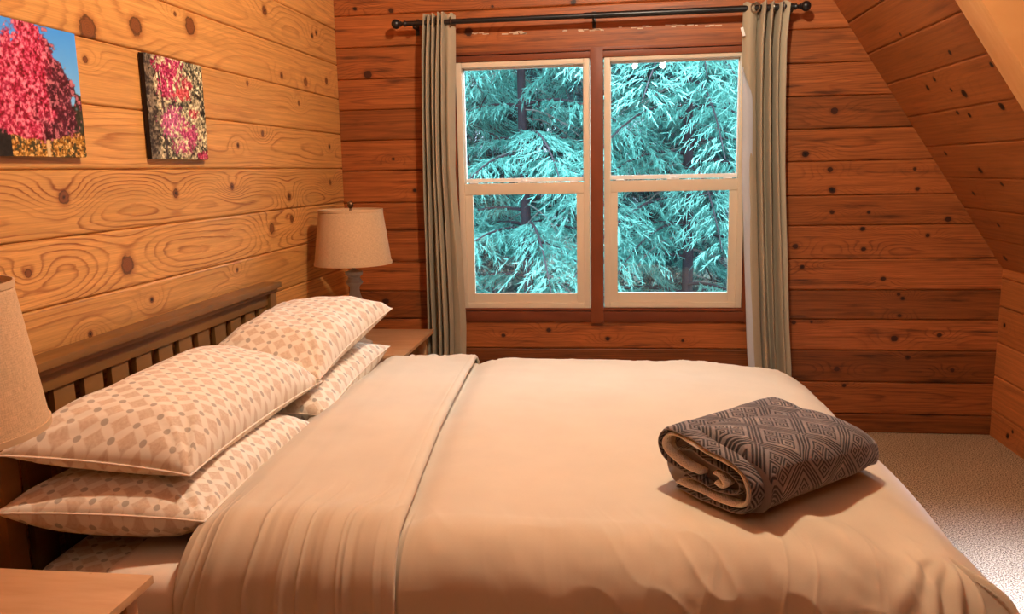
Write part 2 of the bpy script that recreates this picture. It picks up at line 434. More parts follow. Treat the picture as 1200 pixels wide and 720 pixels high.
plank_wall('wall_back', M['plank_back'], runs((0, 3.6, .005)), bw_edges,
           lambda u, v, d: np.stack([u, -d, v+.006*noise1(u*1.1, 8)], -1),
           [K(a, b, c*(1.15, .85, 1.0, .7)[i % 4], 4, (.1, .8, .3)[i % 3]) for i, (a, b, c) in enumerate(bk)], 35, (.05, 2.42),
           hole=lambda u, v: ((u > .66) & (u < 2.245) & (v > .632) & (v < 2.105)) | (v > Z0+SL*(X0+.05-u)),
           nogroove=lambda u, v: (u > .64) & (u < 2.27) & (v > 2.1) & (v < 2.30), spacing=.010, tone=(.62, 1.18), groove=.014, flip=True, tones={0: .6, 1: .92, 2: .62, 3: 1.18, 4: .70, 5: 1.16, 6: 1.06, 7: .95, 8: 1.10, 9: 1.02, 10: .76, 11: 1.04, 12: .94, 13: 1.1, 14: 1.05})

# roof slope: s measured up the slope from the knee wall --------------------
n_s = np.array([-SL, 0, -1.0]); n_s /= np.linalg.norm(n_s)      # into the room
t_s = np.array([-1.0, 0, SL]); t_s /= np.linalg.norm(t_s)
s_edges = [0, .195, .385, .576, .765, .948, 1.149, 1.335, 1.524, 1.715, 1.90, 2.09, 2.28, 2.47, 2.66, 2.85, 3.04, 3.23, 3.34]
sk = [(-.6,1.107,.012),(-.8,1.01,.02),(-.473,1.076,.014),(-.622,.929,.012),(-1.05,.924,.018),(-.724,.908,.012),(-.202,.72,.012),(-.484,.62,.016),
      (-.239,.483,.012),(-.618,.547,.012),(-.122,.081,.016),(-1.169,1.102,.012),(-.54,1.356,.010),(-.3,.3,.012),(-.75,.4,.014),(-.9,1.2,.012),(-.7,1.04,.010)]
def slope_map(u, v, d):
    return np.stack([X0+t_s[0]*v+n_s[0]*d, u, Z0+t_s[2]*v+n_s[2]*d], -1)
plank_wall('wall_slope', M['plank_slope'], runs((YF, -2.3, .06), (-2.3, 0.0, .006)), s_edges, slope_map,
           [K(a, b, c, 2, 1.0) for a, b, c in sk], 57, (0, 1.7), step=.006, spacing=.012, tone=(.88, 1.1), groove=.008)
# knee wall -----------------------------------------------------------------
plank_wall('wall_right', M['plank_knee'], runs((YF, -1.0, .06), (-1.0, 0, .006)), [-.05, .142, .335, .517, .71, .86, .93],
           lambda u, v, d: np.stack([X0-d+0*u, u, v], -1), [K(-.20, .06, .014, 3, 1), K(-.25, .10, .010, 3, 1), K(-.07, .62, .012, 3, 1), K(-.5, .42, .014)],
           77, (0, .93), step=.006, spacing=.012, tone=(.85, 1.1), flip=True)
# front wall behind the camera, ceiling, floor ------------------------------
plank_wall('wall_front', M['plank_back'], runs((0, 3.6, .09)), bw_edges, lambda u, v, d: np.stack([u, YF+d, v], -1), [], 91, (9, 10),
           hole=lambda u, v: v > Z0+SL*(X0+.05-u))
mb = MB(); mb.box(-.05, 1.85, YF, .05, ZC, ZC+.05); mb.build('ceiling', M['trim_h'], kind='structure')
mb = MB(); mb.box(-.1, 3.75, YF-.05, .05, -.08, 0); mb.build('floor', M['carpet'], kind='structure')

# unseen slabs added behind the boards to stop daylight leaking through the joints
for nm, bx in (('wall_backing', (-.14, -.022, YF-.1, .14, -.3, ZC+.05)), ('wall_backing', (-.1, .655, .022, .14, -.3, ZC)), ('wall_backing', (2.258, 3.75, .022, .14, -.3, ZC)),
               ('wall_backing', (.655, 2.258, .022, .14, -.3, .615)), ('wall_backing', (.655, 2.258, .022, .14, 2.118, ZC)), ('wall_backing', (X0+.022, X0+.14, YF-.1, .14, -.3, 1.0)), ('wall_backing', (-.1, 3.75, YF-.14, YF-.022, -.3, ZC))):
    mb = MB(); mb.box(*bx); mb.build(nm, M['trim_h'], smooth=False, kind='structure')
mb = MB(); mb.box(-.1, 3.5, YF-.1, .14, -.14, -.022, 0, Matrix(((t_s[0], 0, n_s[0], X0), (0, 1, 0, 0), (t_s[2], 0, n_s[2], Z0), (0, 0, 0, 1)))); mb.build('roof_backing', M['trim_h'], smooth=False, kind='structure')  # matching slab added behind the slope boards, blocking light leaks
# rafter beam crossing the slope
mb = MB()
Mx = Matrix(((t_s[0], 0, n_s[0], X0), (0, 1, 0, 0), (t_s[2], 0, n_s[2], Z0), (0, 0, 0, 1)))
mb.box(-.42, 3.3, -1.845, -1.69, -.01, .20, .006, Mx); mb.build('trim_1', M['beam'], kind='structure')

# ------------------------------------------------------------------ windows and trim
def window(name, x0, x1, z0, z1, zm, y=0.0):
    root = empty(name, (x0, y, z0), kind='structure')
    f = MB(); t = .033; ya, yb = y-.004, y+.085
    f.box(x0, x0+t, ya, yb, z0, z1, .004).box(x1-t, x1, ya, yb, z0, z1, .004).box(x0+t, x1-t, ya, yb, z1-t*.85, z1, .004).box(x0+t, x1-t, ya, yb, z0, z0+.03, .004)
    f.build('window_frame', M['vinyl'], root)
    u = MB(); a, b = x0+t-.002, x1-t+.002; yu = y+.045            # upper sash sits outside
    u.box(a, b, yu, yu+.025, zm+.035, zm+.058, .002).box(a, a+.006, yu, yu+.025, zm+.058, z1-t*.8).box(b-.006, b, yu, yu+.025, zm+.058, z1-t*.8).box(a, b, yu, yu+.025, z1-t-.004, z1-t*.8, .002)
    u.build('upper_sash', M['vinyl_white'], root)
    l = MB(); w = .043; yl = y+.008                              # lower sash, inside track
    l.box(a, a+w, yl, yl+.03, z0+.028, zm+.028, .003).box(b-w, b, yl, yl+.03, z0+.028, zm+.028, .003)
    l.box(a+w, b-w, yl, yl+.03, z0+.028, z0+.082, .003).box(a, b, yl-.004, yl+.03, zm-.032, zm+.03, .004)
    l.build('lower_sash', M['vinyl'], root)
    g = MB(); g.box(a, b, yu+.010, yu+.014, zm+.05, z1-t*.85); g.build('upper_pane', M['glass'], root, smooth=False)
    g = MB(); g.box(a+w-.003, b-w+.003, yl+.013, yl+.017, z0+.078, zm-.028); g.build('lower_pane', M['glass'], root, smooth=False)
    k = MB(); cx = (a+b)/2
    k.box(cx-.032, cx+.032, yl-.006, yl+.026, zm+.030, zm+.036, .002).lathe([(.001, 0), (.017, 0), (.017, .008), (.012, .012), (.001, .012)], 20, (cx, yl+.01, zm+.036))
    k.box(cx-.006, cx+.034, yl-.002, yl+.010, zm+.038, zm+.046, .003)
    k.build('sash_lock', M['vinyl_white'], root)
    for sx in (a+.055, b-.055):
        k = MB(); k.box(sx-.022, sx+.022, yl-.007, yl+.016, zm+.030, zm+.036, .002); k.build('tilt_latch', M['vinyl_white'], root)
    return root
window('window_1', .672, 1.404, .698, 2.060, 1.372)
window('window_2', 1.482, 2.230, .702, 2.068, 1.376)
mb = MB(); mb.box(1.408, 1.478, -.024, .06, .618, 2.112, .004); mb.build('trim_2', M['trim'], kind='structure')          # post between the windows
mb = MB(); mb.box(.655, 2.25, -.016, .06, .625, .680, .006).box(.655, 2.25, -.010, .06, .684, .699, .003); mb.build('trim_3', M['trim_h'], kind='structure')   # sill
mb = MB(); mb.box(.655, 2.25, -.012, .09, 2.061, 2.092, .003).box(.655, 2.25, -.018, .06, 2.096, 2.112, .003); mb.build('trim_4', M['trim_h'], kind='structure')  # head
mb = MB(); mb.box(.645, .668, -.012, .08, .62, 2.11, .003); mb.build('trim_5', M['trim'], kind='structure')
mb = MB(); mb.box(2.234, 2.256, -.012, .08, .62, 2.11, .003); mb.build('trim_6', M['trim'], kind='structure')
# scraps of old plaster on the header board
r = np.random.default_rng(4); mb = MB()
for cx, w in ((.80, .05), (.99, .06), (1.03, .04), (1.36, .10), (1.46, .05), (1.62, .10), (1.86, .05), (2.0, .09)):
    for k in range(5):
        x = cx+r.uniform(-w, w); z = 2.205+r.uniform(-.006, .008); a = r.uniform(.006, .018)
        mb.box(x-a, x+a, -.0025, .001, z-r.uniform(.002, .004), z+r.uniform(.002, .004), .001, seg=1)
mb.build('trim_7', M['flake'], kind='structure')

# ------------------------------------------------------------------ curtain rod and curtains
ry, rz = -.09, 2.262
rod = empty('curtain_rod', (1.45, ry, rz), label='long black metal curtain rod with ball ends above the windows', cat='curtain rod')
mb = MB(); mb.tube([(.43, ry, rz), (1.42, ry, rz)], .0135, 20); mb.tube([(1.38, ry, rz), (2.44, ry, rz)], .0165, 20); mb.build('pole', M['black'], rod)
for x, s in ((.43, -1), (2.44, 1)):
    mb = MB(); prof = [(.003, 0), (.013, 0), (.016, .006), (.016, .012), (.010, .016), (.009, .024), (.014, .028), (.014, .033), (.008, .038)]
    mb.lathe([(a, s*b) for a, b in prof], 24, (x, ry, rz), 'x'); mb.sphere((x+s*.058, ry, rz), .0255)
    mb.build('finial', M['black'], rod)
for x in (.47, 1.43, 2.43):
    mb = MB(); mb.box(x-.009, x+.009, -.005, .0005, rz-.05, rz+.035, .002).box(x-.006, x+.006, ry, -.003, rz-.026, rz-.016, .002)
    mb.tube([(x, ry+.020*math.cos(a), rz-.004+.020*math.sin(a)) for a in np.linspace(math.pi, 2*math.pi, 9)], .004, 8)
    mb.build('bracket', M['black'], rod)

def curtain(name, zs, xl, xr, prof, label, lining=None, group='taupe grommet curtains'):
    """zs from top down; xl/xr edge positions per z; prof(s,z)-> y offset"""
    root = empty(name, (np.mean(xl), ry, zs[-1]), label=label, cat='curtain', group=group)
    ns = 260; z = np.linspace(zs[0], zs[-1], 160); s = np.linspace(0, 1, ns)
    zi = zs[::-1]; L = np.interp(z, zi, xl[::-1]); R = np.interp(z, zi, xr[::-1])
    S, Z = np.meshgrid(s, z, indexing='ij')
    Y = prof(S, Z); X = L[None, :]+(R-L)[None, :]*S + .006*noise2(S*6, Z*2.2, 5) + .022*np.sin(S*2*math.pi*4)*np.minimum(1, (zs[0]-Z)/2)*.3
    Zz = Z + np.where(Z > zs[0]-.02, .006*np.sin(S*30), 0)
    me = np_mesh(name, np.stack([X, ry+Y, Zz], -1).reshape(-1, 3), grid_faces(ns, 160), None, np.stack([S.ravel()*1.2, Z.ravel()], 1))
    o = link('curtain_panel', me, M['curtain'], root)
    sm = o.modifiers.new('thick', 'SOLIDIFY'); sm.thickness = .003; sm.offset = 0
    return root, (X, ry+Y, Zz)

def prof_left(s, z):
    top = sstep(1.9, 2.3, z)
    amp = .040-.008*top
    w = np.sin(2*math.pi*(4.2*s/.70)-.6 + .35*noise1(z*1.2, 2))
    w = np.sign(w)*np.abs(w)**.8
    y = amp*w*(s < .70)
    t = np.clip((s-.70)/.30, 0, 1)
    w0 = np.sin(2*math.pi*4.2-.6)
    y = np.where(s >= .70, amp*w0*(1-t)-.035*np.sin(math.pi*t)*(1-.5*top)+.03*t, y)
    return y + .012*noise2(s*4, z*1.5, 9)
cl, _ = curtain('curtain', [2.305, 2.1, 1.8, 1.48, 1.0, .6, .35, .10], [.530, .515, .505, .500, .494, .492, .49, .488], [.690, .684, .672, .666, .690, .700, .690, .68],
        prof_left, 'taupe grommet curtain bunched at the left end of the rod, behind the whitish nightstand top')

def prof_right(s, z):
    amp = .036
    t = np.clip((s-.30)/.56, 0, 1)
    w = np.sin(2*math.pi*3.0*t); w = np.sign(w)*np.abs(w)**.8
    y = amp*w
    y = np.where(s < .30, -.028*np.sin(math.pi*s/.30)+.010*(1-s/.3), y)
    y = np.where(s > .86, amp*0-.02*np.sin(math.pi*(s-.86)/.28), y)
    return y + .010*noise2(s*4+7, z*1.5, 19)
cr, G = curtain('curtain', [2.288, 2.1, 1.8, 1.48, 1.0, .6, .40, .10], [2.192, 2.190, 2.196, 2.204, 2.225, 2.25, 2.265, 2.28], [2.418, 2.404, 2.408, 2.42, 2.445, 2.468, 2.485, 2.50],
        prof_right, 'taupe grommet curtain at the right end of the rod, pale lining edge turned out')
# turned-out lining hem down the glass side of the right curtain
X, Y, Z = G
rows = np.where(Z[0] < 1.98)[0]; ns = 14; s = np.linspace(0, 1, ns)
V = []
for j in rows:
    z = Z[0, j]; x0 = X[0, j]-.004; w = .048*sstep(1.98, 1.80, z)+.006
    for k in range(ns): V.append((x0+w*s[k]+.004*noise1(z*6, 3), Y[0, j]-.030-.008*math.sin(math.pi*s[k]) + .004*noise1(z*9+s[k], 4), z))
me = np_mesh('lining', V, grid_faces(len(rows), ns), None, np.array([(k/ns*.05, Z[0, j]) for j in rows for k in range(ns)]))
o = link('lining', me, M['lining'], cr, label='silvery blackout lining turned out along the edge'); o.modifiers.new('t', 'SOLIDIFY').thickness = .002
def grommet(x, y, z, parent, rot):
    prof = [(.020, -.003), (.0265, -.003), (.028, 0), (.0265, .003), (.020, .003), (.0185, 0)]
    mb = MB(); mb.lathe(prof, 28, (0, 0, 0), 'x', True)
    bmesh.ops.transform(mb.bm, matrix=Matrix.Translation((x, y, z)) @ Matrix.Rotation(rot, 4, 'Z'), verts=mb.bm.verts)
    mb.build('grommet', M['steel'], parent)
grommet(2.245, ry-.03, rz-.002, cr, math.radians(62))
for x in (2.335, 2.385): grommet(x, ry, rz, cr, math.radians(10))
for x in (.545, .585, .625, .672): grommet(x, ry, rz, cl, math.radians(10))
mb = MB(); mb.box(-.007, .007, -.001, .001, -.022, .022, .0008, Matrix.Translation((2.187, ry-.028, 2.146)) @ Matrix.Rotation(math.radians(-16), 4, 'Y')); mb.build('care_tag', M['white_tag'], cr, label='small white sewn-in tag')

# ------------------------------------------------------------------ canvases on the left wall
def canvas(y0, y1, z0, z1, paint, label):
    root = empty('canvas_picture', (0, (y0+y1)/2, z0), label=label, cat='picture', group='canvas prints of red trees')
    mb = MB(); mb.box(.004, .020, y0, y1, z0, z1, .0015); mb.build('stretcher_edge', M['canvas_edge'], root, smooth=False)
    n, m = 170, 164
    s = np.linspace(0, 1, n); t = np.linspace(0, 1, m); S, T = np.meshgrid(s, t, indexing='ij')
    V = np.stack([np.full(S.shape, .0208), y0+(y1-y0)*S, z0+(z1-z0)*T], -1).reshape(-1, 3)
    c = paint(S, T); c = np.clip(c, 0, 255)/255
    c = np.where(c <= .04045, c/12.92, ((c+.055)/1.055)**2.4)
    c = np.concatenate([c, np.ones(c.shape[:2]+(1,))], -1).reshape(-1, 4)
    link('print', np_mesh('print', V, grid_faces(n, m), None, None, c), M['art'], root)
def A3(*c): return np.array(c, float)
def lay(img, m, col): return img*(1-m[..., None])+np.asarray(col)*m[..., None]
def paint_tree(S, T):
    n1 = fbm(S*38, T*38, 1, 3); n2 = fbm(S*9, T*9, 5, 3); n3 = fbm(S*70, T*70, 9, 2)
    img = A3(66, 156, 250)+(1-T)[..., None]*A3(110, 70, 0)+0*n1[..., None]
    img = lay(img, sstep(.0, .05, (.40+.6*fbm(S*6, 0*T, 3)*.25-T-.25*np.abs(S-.1)))*(S < .5), A3(34, 26, 20)+20*n1[..., None])
    img = lay(img, sstep(0, .05, .52-T+.2*n2)*(S > .8), A3(52, 50, 30)+60*n1[..., None])
    yb = sstep(0, .03, .20+.08*n2-T)*(S > .18)
    img = lay(img, yb, A3(190, 140, 60)+160*n3[..., None]+60*n1[..., None])
    img = lay(img, yb*sstep(.05, .25, n1), A3(70, 60, 30))
    img = lay(img, sstep(.06, .02, np.abs(S-.56)*1.9)*(T < .22), A3(220, 190, 140))
    w = np.interp(T, [.12, .17, .30, .45, .62, .8, .92, 1.0], [0, .38, .50, .50, .42, .30, .20, .12])
    cx = .48-.02*T
    m = sstep(-.02, .05, w-np.abs(S-cx)+.16*n2+.10*n1)*(T > .10)
    red = A3(190, 48, 86)+A3(90, 90, 90)*n1[..., None]*1.3+A3(110, 120, 110)*n3[..., None]
    sh = sstep(-.02, .22, S-cx-.06+.35*n2-.12*(T-.5))
    red = red*(1-.55*sh[..., None])
    red = lay(red, sstep(.10, .4, n1+.3*n2+.5*n3)*.6, A3(236, 150, 160))
    return lay(img, m, red)
def paint_wood(S, T):
    n1 = fbm(S*34, T*34, 21, 3); n2 = fbm(S*7, T*7, 25, 3); n3 = fbm(S*60, T*60, 29, 2)
    img = A3(116, 112, 88)+A3(260, 250, 210)*n1[..., None]+A3(150, 150, 130)*n3[..., None]
    img = lay(img, sstep(.05, .3, n2+.3*n1)*.7, A3(216, 200, 160)+120*n3[..., None])
    img = lay(img, sstep(.1, .35, -n1-.3*n2)*.8, A3(46, 38, 30))
    img = lay(img, sstep(.20, .10, S+.06*n2)*.55, A3(60, 44, 40))
    img = lay(img, sstep(.022, .008, np.abs(S-.24-.03*np.sin(T*5)))*.8*(T < .9), A3(60, 46, 50))
    def blob(cx, cy, rx, ry, col, k=.9):
        m = sstep(1.25, .55, ((S-cx)/rx)**2+((T-cy)/ry)**2+2.4*n1+1.2*n2)
        return m*k, col
    for cx, cy, rx, ry, col in ((.40, .88, .22, .17, (186, 44, 96)), (.35, .70, .17, .10, (194, 54, 104)), (.60, .66, .14, .06, (220, 84, 90)),
                                (.42, .36, .20, .13, (206, 100, 150)), (.66, .26, .17, .12, (198, 70, 124)), (.55, .13, .16, .08, (190, 84, 124)), (.78, .48, .10, .06, (196, 70, 90)), (.92, .04, .12, .05, (170, 40, 80)), (.70, .78, .10, .06, (190, 60, 80))):
        m, c = blob(cx, cy, rx, ry, col); img = lay(img, m, A3(*c)+A3(110, 90, 100)*n3[..., None]+A3(50, 40, 40)*n1[..., None])
    return img
canvas(-2.695, -2.330, 1.537, 1.884, paint_tree, 'square canvas print of a single crimson tree under blue sky, on the plank wall')
canvas(-1.985, -1.600, 1.537, 1.880, paint_wood, 'canvas print of pink and red blossom among grey-green woods, on the plank wall')

# ------------------------------------------------------------------ bed
YN, YX = -2.88, -1.215                    # near and far ends of the headboard
bed = empty('bed_frame', (1.1, -2.02, 0), label='walnut-stained slatted headboard and bed frame against the plank wall', cat='bed')
hb = MB(); hb.box(.018, .105, YN-.02, YX+.02, .992, 1.016, .006).box(.028, .092, YN-.005, YX+.005, .976, .992, .004); hb.build('cap_rail', M['head'], bed)
hb = MB(); hb.box(.040, .072, YN+.06, YX-.06, .925, .977, .004); hb.build('top_rail', M['head'], bed)
hb = MB(); hb.box(.040, .072, YN+.06, YX-.06, .36, .44, .004); hb.build('bottom_rail', M['head'], bed)
for y in (YN+.03, YX-.03):
    hb = MB(); hb.box(.030, .085, y-.032, y+.032, 0, .98, .004); hb.build('post', M['head'], bed)
ys = np.arange(-2.788, YX-.05, .1285)
for y in ys:
    hb = MB(); hb.box(.046, .064, y-.043+.064, y+.043+.064, .43, .93, .003); hb.build('slat', M['head'], bed)
for y in (YN+.05, YX-.05):
    hb = MB(); hb.box(.08, 2.14, y-.014, y+.014, .14, .28, .004); hb.build('side_rail', M['head'], bed)
hb = MB(); hb.box(2.12, 2.15, YN+.05, YX-.05, .12, .30, .004); hb.build('foot_rail', M['head'], bed)
for y in (YN+.06, YX-.06):
    hb = MB(); hb.box(2.09, 2.14, y-.025, y+.025, 0, .14, .004); hb.build('leg', M['head'], bed)
hb = MB(); hb.box(.1, 2.12, YN+.07, YX-.07, .20, .225, .003); hb.build('slat_deck', M['head'], bed)

def soft_box(name, x0, x1, y0, y1, z0, z1, r, mat, parent=None, seed=1, wr=.004, **k):
    mb = MB(); mb.box(x0, x1, y0, y1, z0, z1, r, seg=5)
    bmesh.ops.subdivide_edges(mb.bm, edges=[e for e in mb.bm.edges if e.calc_length() > .2], cuts=24, use_grid_fill=True)
    bmesh.ops.recalc_face_normals(mb.bm, faces=mb.bm.faces)
    uvl = mb.bm.loops.layers.uv.new('UVMap')
    for v in mb.bm.verts:
        v.co += v.normal*float(wr*fbm((v.co.x+v.co.z)*9, (v.co.y+v.co.z*.6)*9, seed))
    for f in mb.bm.faces:
        n = f.normal
        for l in f.loops:
            c = l.vert.co
            l[uvl].uv = (c.x, c.y) if abs(n.z) > .6 else ((c.x, c.z) if abs(n.y) > .6 else (c.z, c.y))
    return mb.build(name, mat, parent, auto=60, **k)
soft_box('mattress', .112, 2.13, YN+.045, YX-.055, .226, .496, .05, M['mattress'], label='pale mattress lying on the bed frame under the patterned fitted sheet', cat='mattress')
# fitted sheet: a skin over the head end of the mattress (top and skirt)
def skin(name, xs, mat, h0, drop, seed, wr, off=0.0, **k):
    ya, yb = YN+.045-.006-off, YX-.055+.006+off; r = .05
    prof = [(ya, h0-drop*(1-q)) for q in np.linspace(0, 1, 14)[:-1]]
    prof = [(ya, z) for z in np.linspace(.501+off-r-drop, .501+off-r, 14)]
    prof += [(ya+r-r*math.cos(a), .501+off-r+r*math.sin(a)) for a in np.linspace(.15, math.pi/2, 8)]
    prof += [(y, .501+off) for y in np.linspace(ya+r, yb-r, 70)[1:-1]]
    prof += [(yb-r+r*math.cos(a), .501+off-r+r*math.sin(a)) for a in np.linspace(math.pi/2, .15, 8)]
    prof += [(yb, z) for z in np.linspace(.501+off-r, .501+off-r-drop, 14)]
    prof = np.array(prof); ln = np.concatenate([[0], np.cumsum(np.hypot(*np.diff(prof, axis=0).T))])
    Xx, Ll = np.meshgrid(xs, ln, indexing='ij')
    P = np.stack([Xx, np.broadcast_to(prof[:, 0], Xx.shape), np.broadcast_to(prof[:, 1], Xx.shape)], -1)
    w = wr*fbm(Xx*14, Ll*5, seed)
    side = np.clip((.487-P[..., 2])/.05, 0, 1)
    P[..., 2] += w*(1-side); P[..., 1] += np.where(P[..., 1] < -2, -1, 1)*np.abs(w)*1.2*side
    me = np_mesh(name, P.reshape(-1, 3), grid_faces(len(xs), len(ln)), None, np.stack([Xx.ravel(), Ll.ravel()], 1))
    o = link(name, me, mat, **k); s = o.modifiers.new('t', 'SOLIDIFY'); s.thickness = .003; s.offset = 1
    return o
skin('fitted_sheet', np.linspace(.110, 1.2, 90), M['case'], .48, .22, 3, .006, label='lattice-print fitted sheet on the mattress, seen below the pillows', cat='sheet')
skin('flat_sheet', np.linspace(.295, 1.15, 60), M['sheet'], .48, .26, 8, .004, .008, label='plain cream flat sheet showing between the pillows and the duvet', cat='sheet')

# ---- duvet ----------------------------------------------------------------
XC, YA, YB, RR = 2.165, -2.715, -1.225, .16
def fold_x(y): return np.interp(y, [-2.9, -2.6, -2.2, -1.8, -1.2], [1.045, 1.035, 1.01, .985, .955])
def drape(xq, yq, lift=0.0, band=False):
    """cloth coordinates (xq,yq) -> world position; beyond the core rectangle the cloth rolls over the edge and hangs"""
    XC_ = np.interp(yq, [YA-.1, YA+.5, YB], [XC+.040, XC+.015, XC-.035])
    dx = np.maximum(xq-XC_, 0); dy = np.where(yq < YA, yq-YA, np.where(yq > YB, yq-YB, 0.0))
    L = np.hypot(dx, dy); nx = np.where(L > 1e-6, dx/np.maximum(L, 1e-6), 0); ny = np.where(L > 1e-6, dy/np.maximum(L, 1e-6), 0)
    cx = np.minimum(xq, XC_); cy = np.clip(yq, YA, YB)
    f = (cy-YA)/(YB-YA)
    top = .640+.040*f + .018*np.sin(math.pi*np.clip(f, 0, 1)) + .010*fbm(xq*2.2, yq*2.2, 4, 2) - .035*sstep(1.85, 2.3, cx)
    xf = fold_x(cy)
    g = (xq-xf)
    if not band: top = top - .022*np.exp(-(g/.05)**2) + .006*np.exp(-((g-.16)/.1)**2)
    hx = .10*sstep(.62, .49, xq)                                  # falls towards the head edge
    top = top - hx*.5
    RD = RR*(1+.65*nx**2)
    r = RD + lift
    tmax = math.radians(86)
    th = np.minimum(L/RD, tmax)
    hang = np.maximum(L-RD*tmax, 0)
    corner = np.clip(np.abs(nx*ny)*2, 0, 1)
    # wrinkles: gathers running over the near and far edges
    e = np.abs(dy)
    ed = sstep(YA+.16, YA-.10, yq)+sstep(YB-.10, YB+.12, yq)
    sx = xq+.10*noise2(xq*3, yq*5, 31)
    fine = (1-np.abs(noise1(sx*17, 6))*2)**3*.55+(1-np.abs(noise1(sx*31, 7))*2)**3*.3+.25*noise1(sx*9, 8)-.1
    fade = .35+.65*sstep(.15, -.05, np.abs(xq-.80)-.45)
    fade = np.where(xq > 1.05, .10+.45*np.exp(-((xq-1.85)/.22)**2), fade)
    wr = .020*ed*(fine-.2)*fade*(1+.5*np.clip(hang/.1, 0, 1))*(.6+.8*(noise1(sx*5, 12)+.5))
    # soft puckers near the foot corner
    pk = np.exp(-(((xq-2.12)/.22)**2+((yq-YA-.02)/.13)**2))
    wr = wr + .020*pk*np.sin(26*(xq*.8+yq*.5)+3*noise2(xq*5, yq*5, 3))
    wr = wr + ed*(.35+.65*sstep(1.3, 1.8, xq))*(.010*fbm(xq*8+yq*4, yq*6-xq*2, 71, 3)+.005*(1-np.abs(noise2(xq*13+yq*7, yq*6, 75))*2)**3)*sstep(1.0, 1.12, xq)
    wr = wr + .004*fbm(xq*5+yq*3, yq*6, 17, 2)*(1-ed)
    # long shallow folds on the turned-back strip, running across the bed
    wr = wr + np.where(xq < xf, .0045*noise1((xq+.12*noise1(yq*1.3, 3))*24, 22), 0)
    rad = r + wr
    c1x, c1y = XC_+.085, YA+.02                                    # gathered foot corner
    ph = np.arctan2(xq-c1x, -(yq-c1y)); Lc = np.hypot(xq-c1x, yq-c1y)
    G_ = lambda m, s_: np.exp(-((ph-m)/s_)**2)
    gather = .006*G_(-.60, .10)-.005*G_(-.40, .09)+.006*G_(-.22, .09)-.008*G_(-.05, .07)+.018*G_(.06, .10)-.016*G_(.25, .07)+.010*G_(.36, .05)-.085*G_(.62, .13)+.034*G_(.90, .06)
    gather = gather*(1+.5*noise2(xq*14, yq*14, 61))*np.exp(-(np.maximum(Lc-.34, 0)/.12)**2)
    rad = rad + gather*sstep(.04, .18, Lc)*(yq < YA+.12)*(xq > XC-.4)
    rad_f = rad + corner*np.clip(hang+.05, 0, .3)*.42*np.cos(6.0*(np.arctan2(np.abs(ny), nx+1e-9)-.62))*sstep(0, .08, L)
    X = cx + nx*(rad_f*np.sin(th)+hang*.10)
    Y = cy + ny*(rad_f*np.sin(th)+hang*.10)
    Z = top - RD + rad*np.cos(th) - hang*.99
    flat = L < 1e-6
    Z = np.where(flat, top+lift+wr, Z)
    return np.stack([X, Y, np.maximum(Z, .05)], -1)
HANG = .52
yq = np.concatenate([np.linspace(YA-.25-HANG+.1, YA-.32, 14)[:-1], np.linspace(YA-.32, YA+.25, 150)[:-1], np.linspace(YA+.25, YB-.2, 80)[:-1], np.linspace(YB-.2, YB+.55, 50)])
xq = np.concatenate([np.linspace(.492, XC-.35, 330)[:-1], np.linspace(XC-.35, XC+.40, 220)[:-1], np.linspace(XC+.40, XC+.66, 12)])
def cloth(name, xq, yq, mat, parent, thick, **kw):
    Xq, Yq = np.meshgrid(xq, yq, indexing='ij')
    P = drape(Xq, Yq, **kw)
    me = np_mesh(name, P.reshape(-1, 3), grid_faces(len(xq), len(yq)), None, np.stack([Xq.ravel(), Yq.ravel()], 1))
    o = link(name, me, mat, parent); s = o.modifiers.new('t', 'SOLIDIFY'); s.thickness = thick; s.offset = -1
    return o
duv = empty('duvet', (1.4, -2.0, .3), label='sand-coloured duvet spread over the bed with its top edge turned back', cat='duvet')
cloth('duvet_body', xq, yq, M['duvet'], duv, .016)
# turned-back strip on top
nb = 230; s = np.linspace(0, 1, nb)
Xs = np.empty((nb, len(yq))); 
for j, y in enumerate(yq):
    xf = fold_x(y)+.004*noise1(y*7, 2); Xs[:, j] = .488+(xf-.488)*s
Yq = np.broadcast_to(yq[None, :], Xs.shape)
edge = np.clip((s-(1-.018/.5))/(.018/.5), 0, 1)[:, None]
ridge = -.35*np.exp(-((s-.945)/.006)**2)[:, None]                # stitched hem line
lift = .018*np.sqrt(np.maximum(1-edge**2, 0))+.003*ridge
lift = lift - .024*sstep(.03, 0, s)[:, None]
P = drape(Xs, Yq, lift, True)
me = np_mesh('turned_back_edge', P.reshape(-1, 3), grid_faces(nb, len(yq)), None, np.stack([Xs.ravel(), Yq.ravel()], 1))
o = link('turned_back_edge', me, M['duvet'], duv); q = o.modifiers.new('t', 'SOLIDIFY'); q.thickness = .012; q.offset = -1

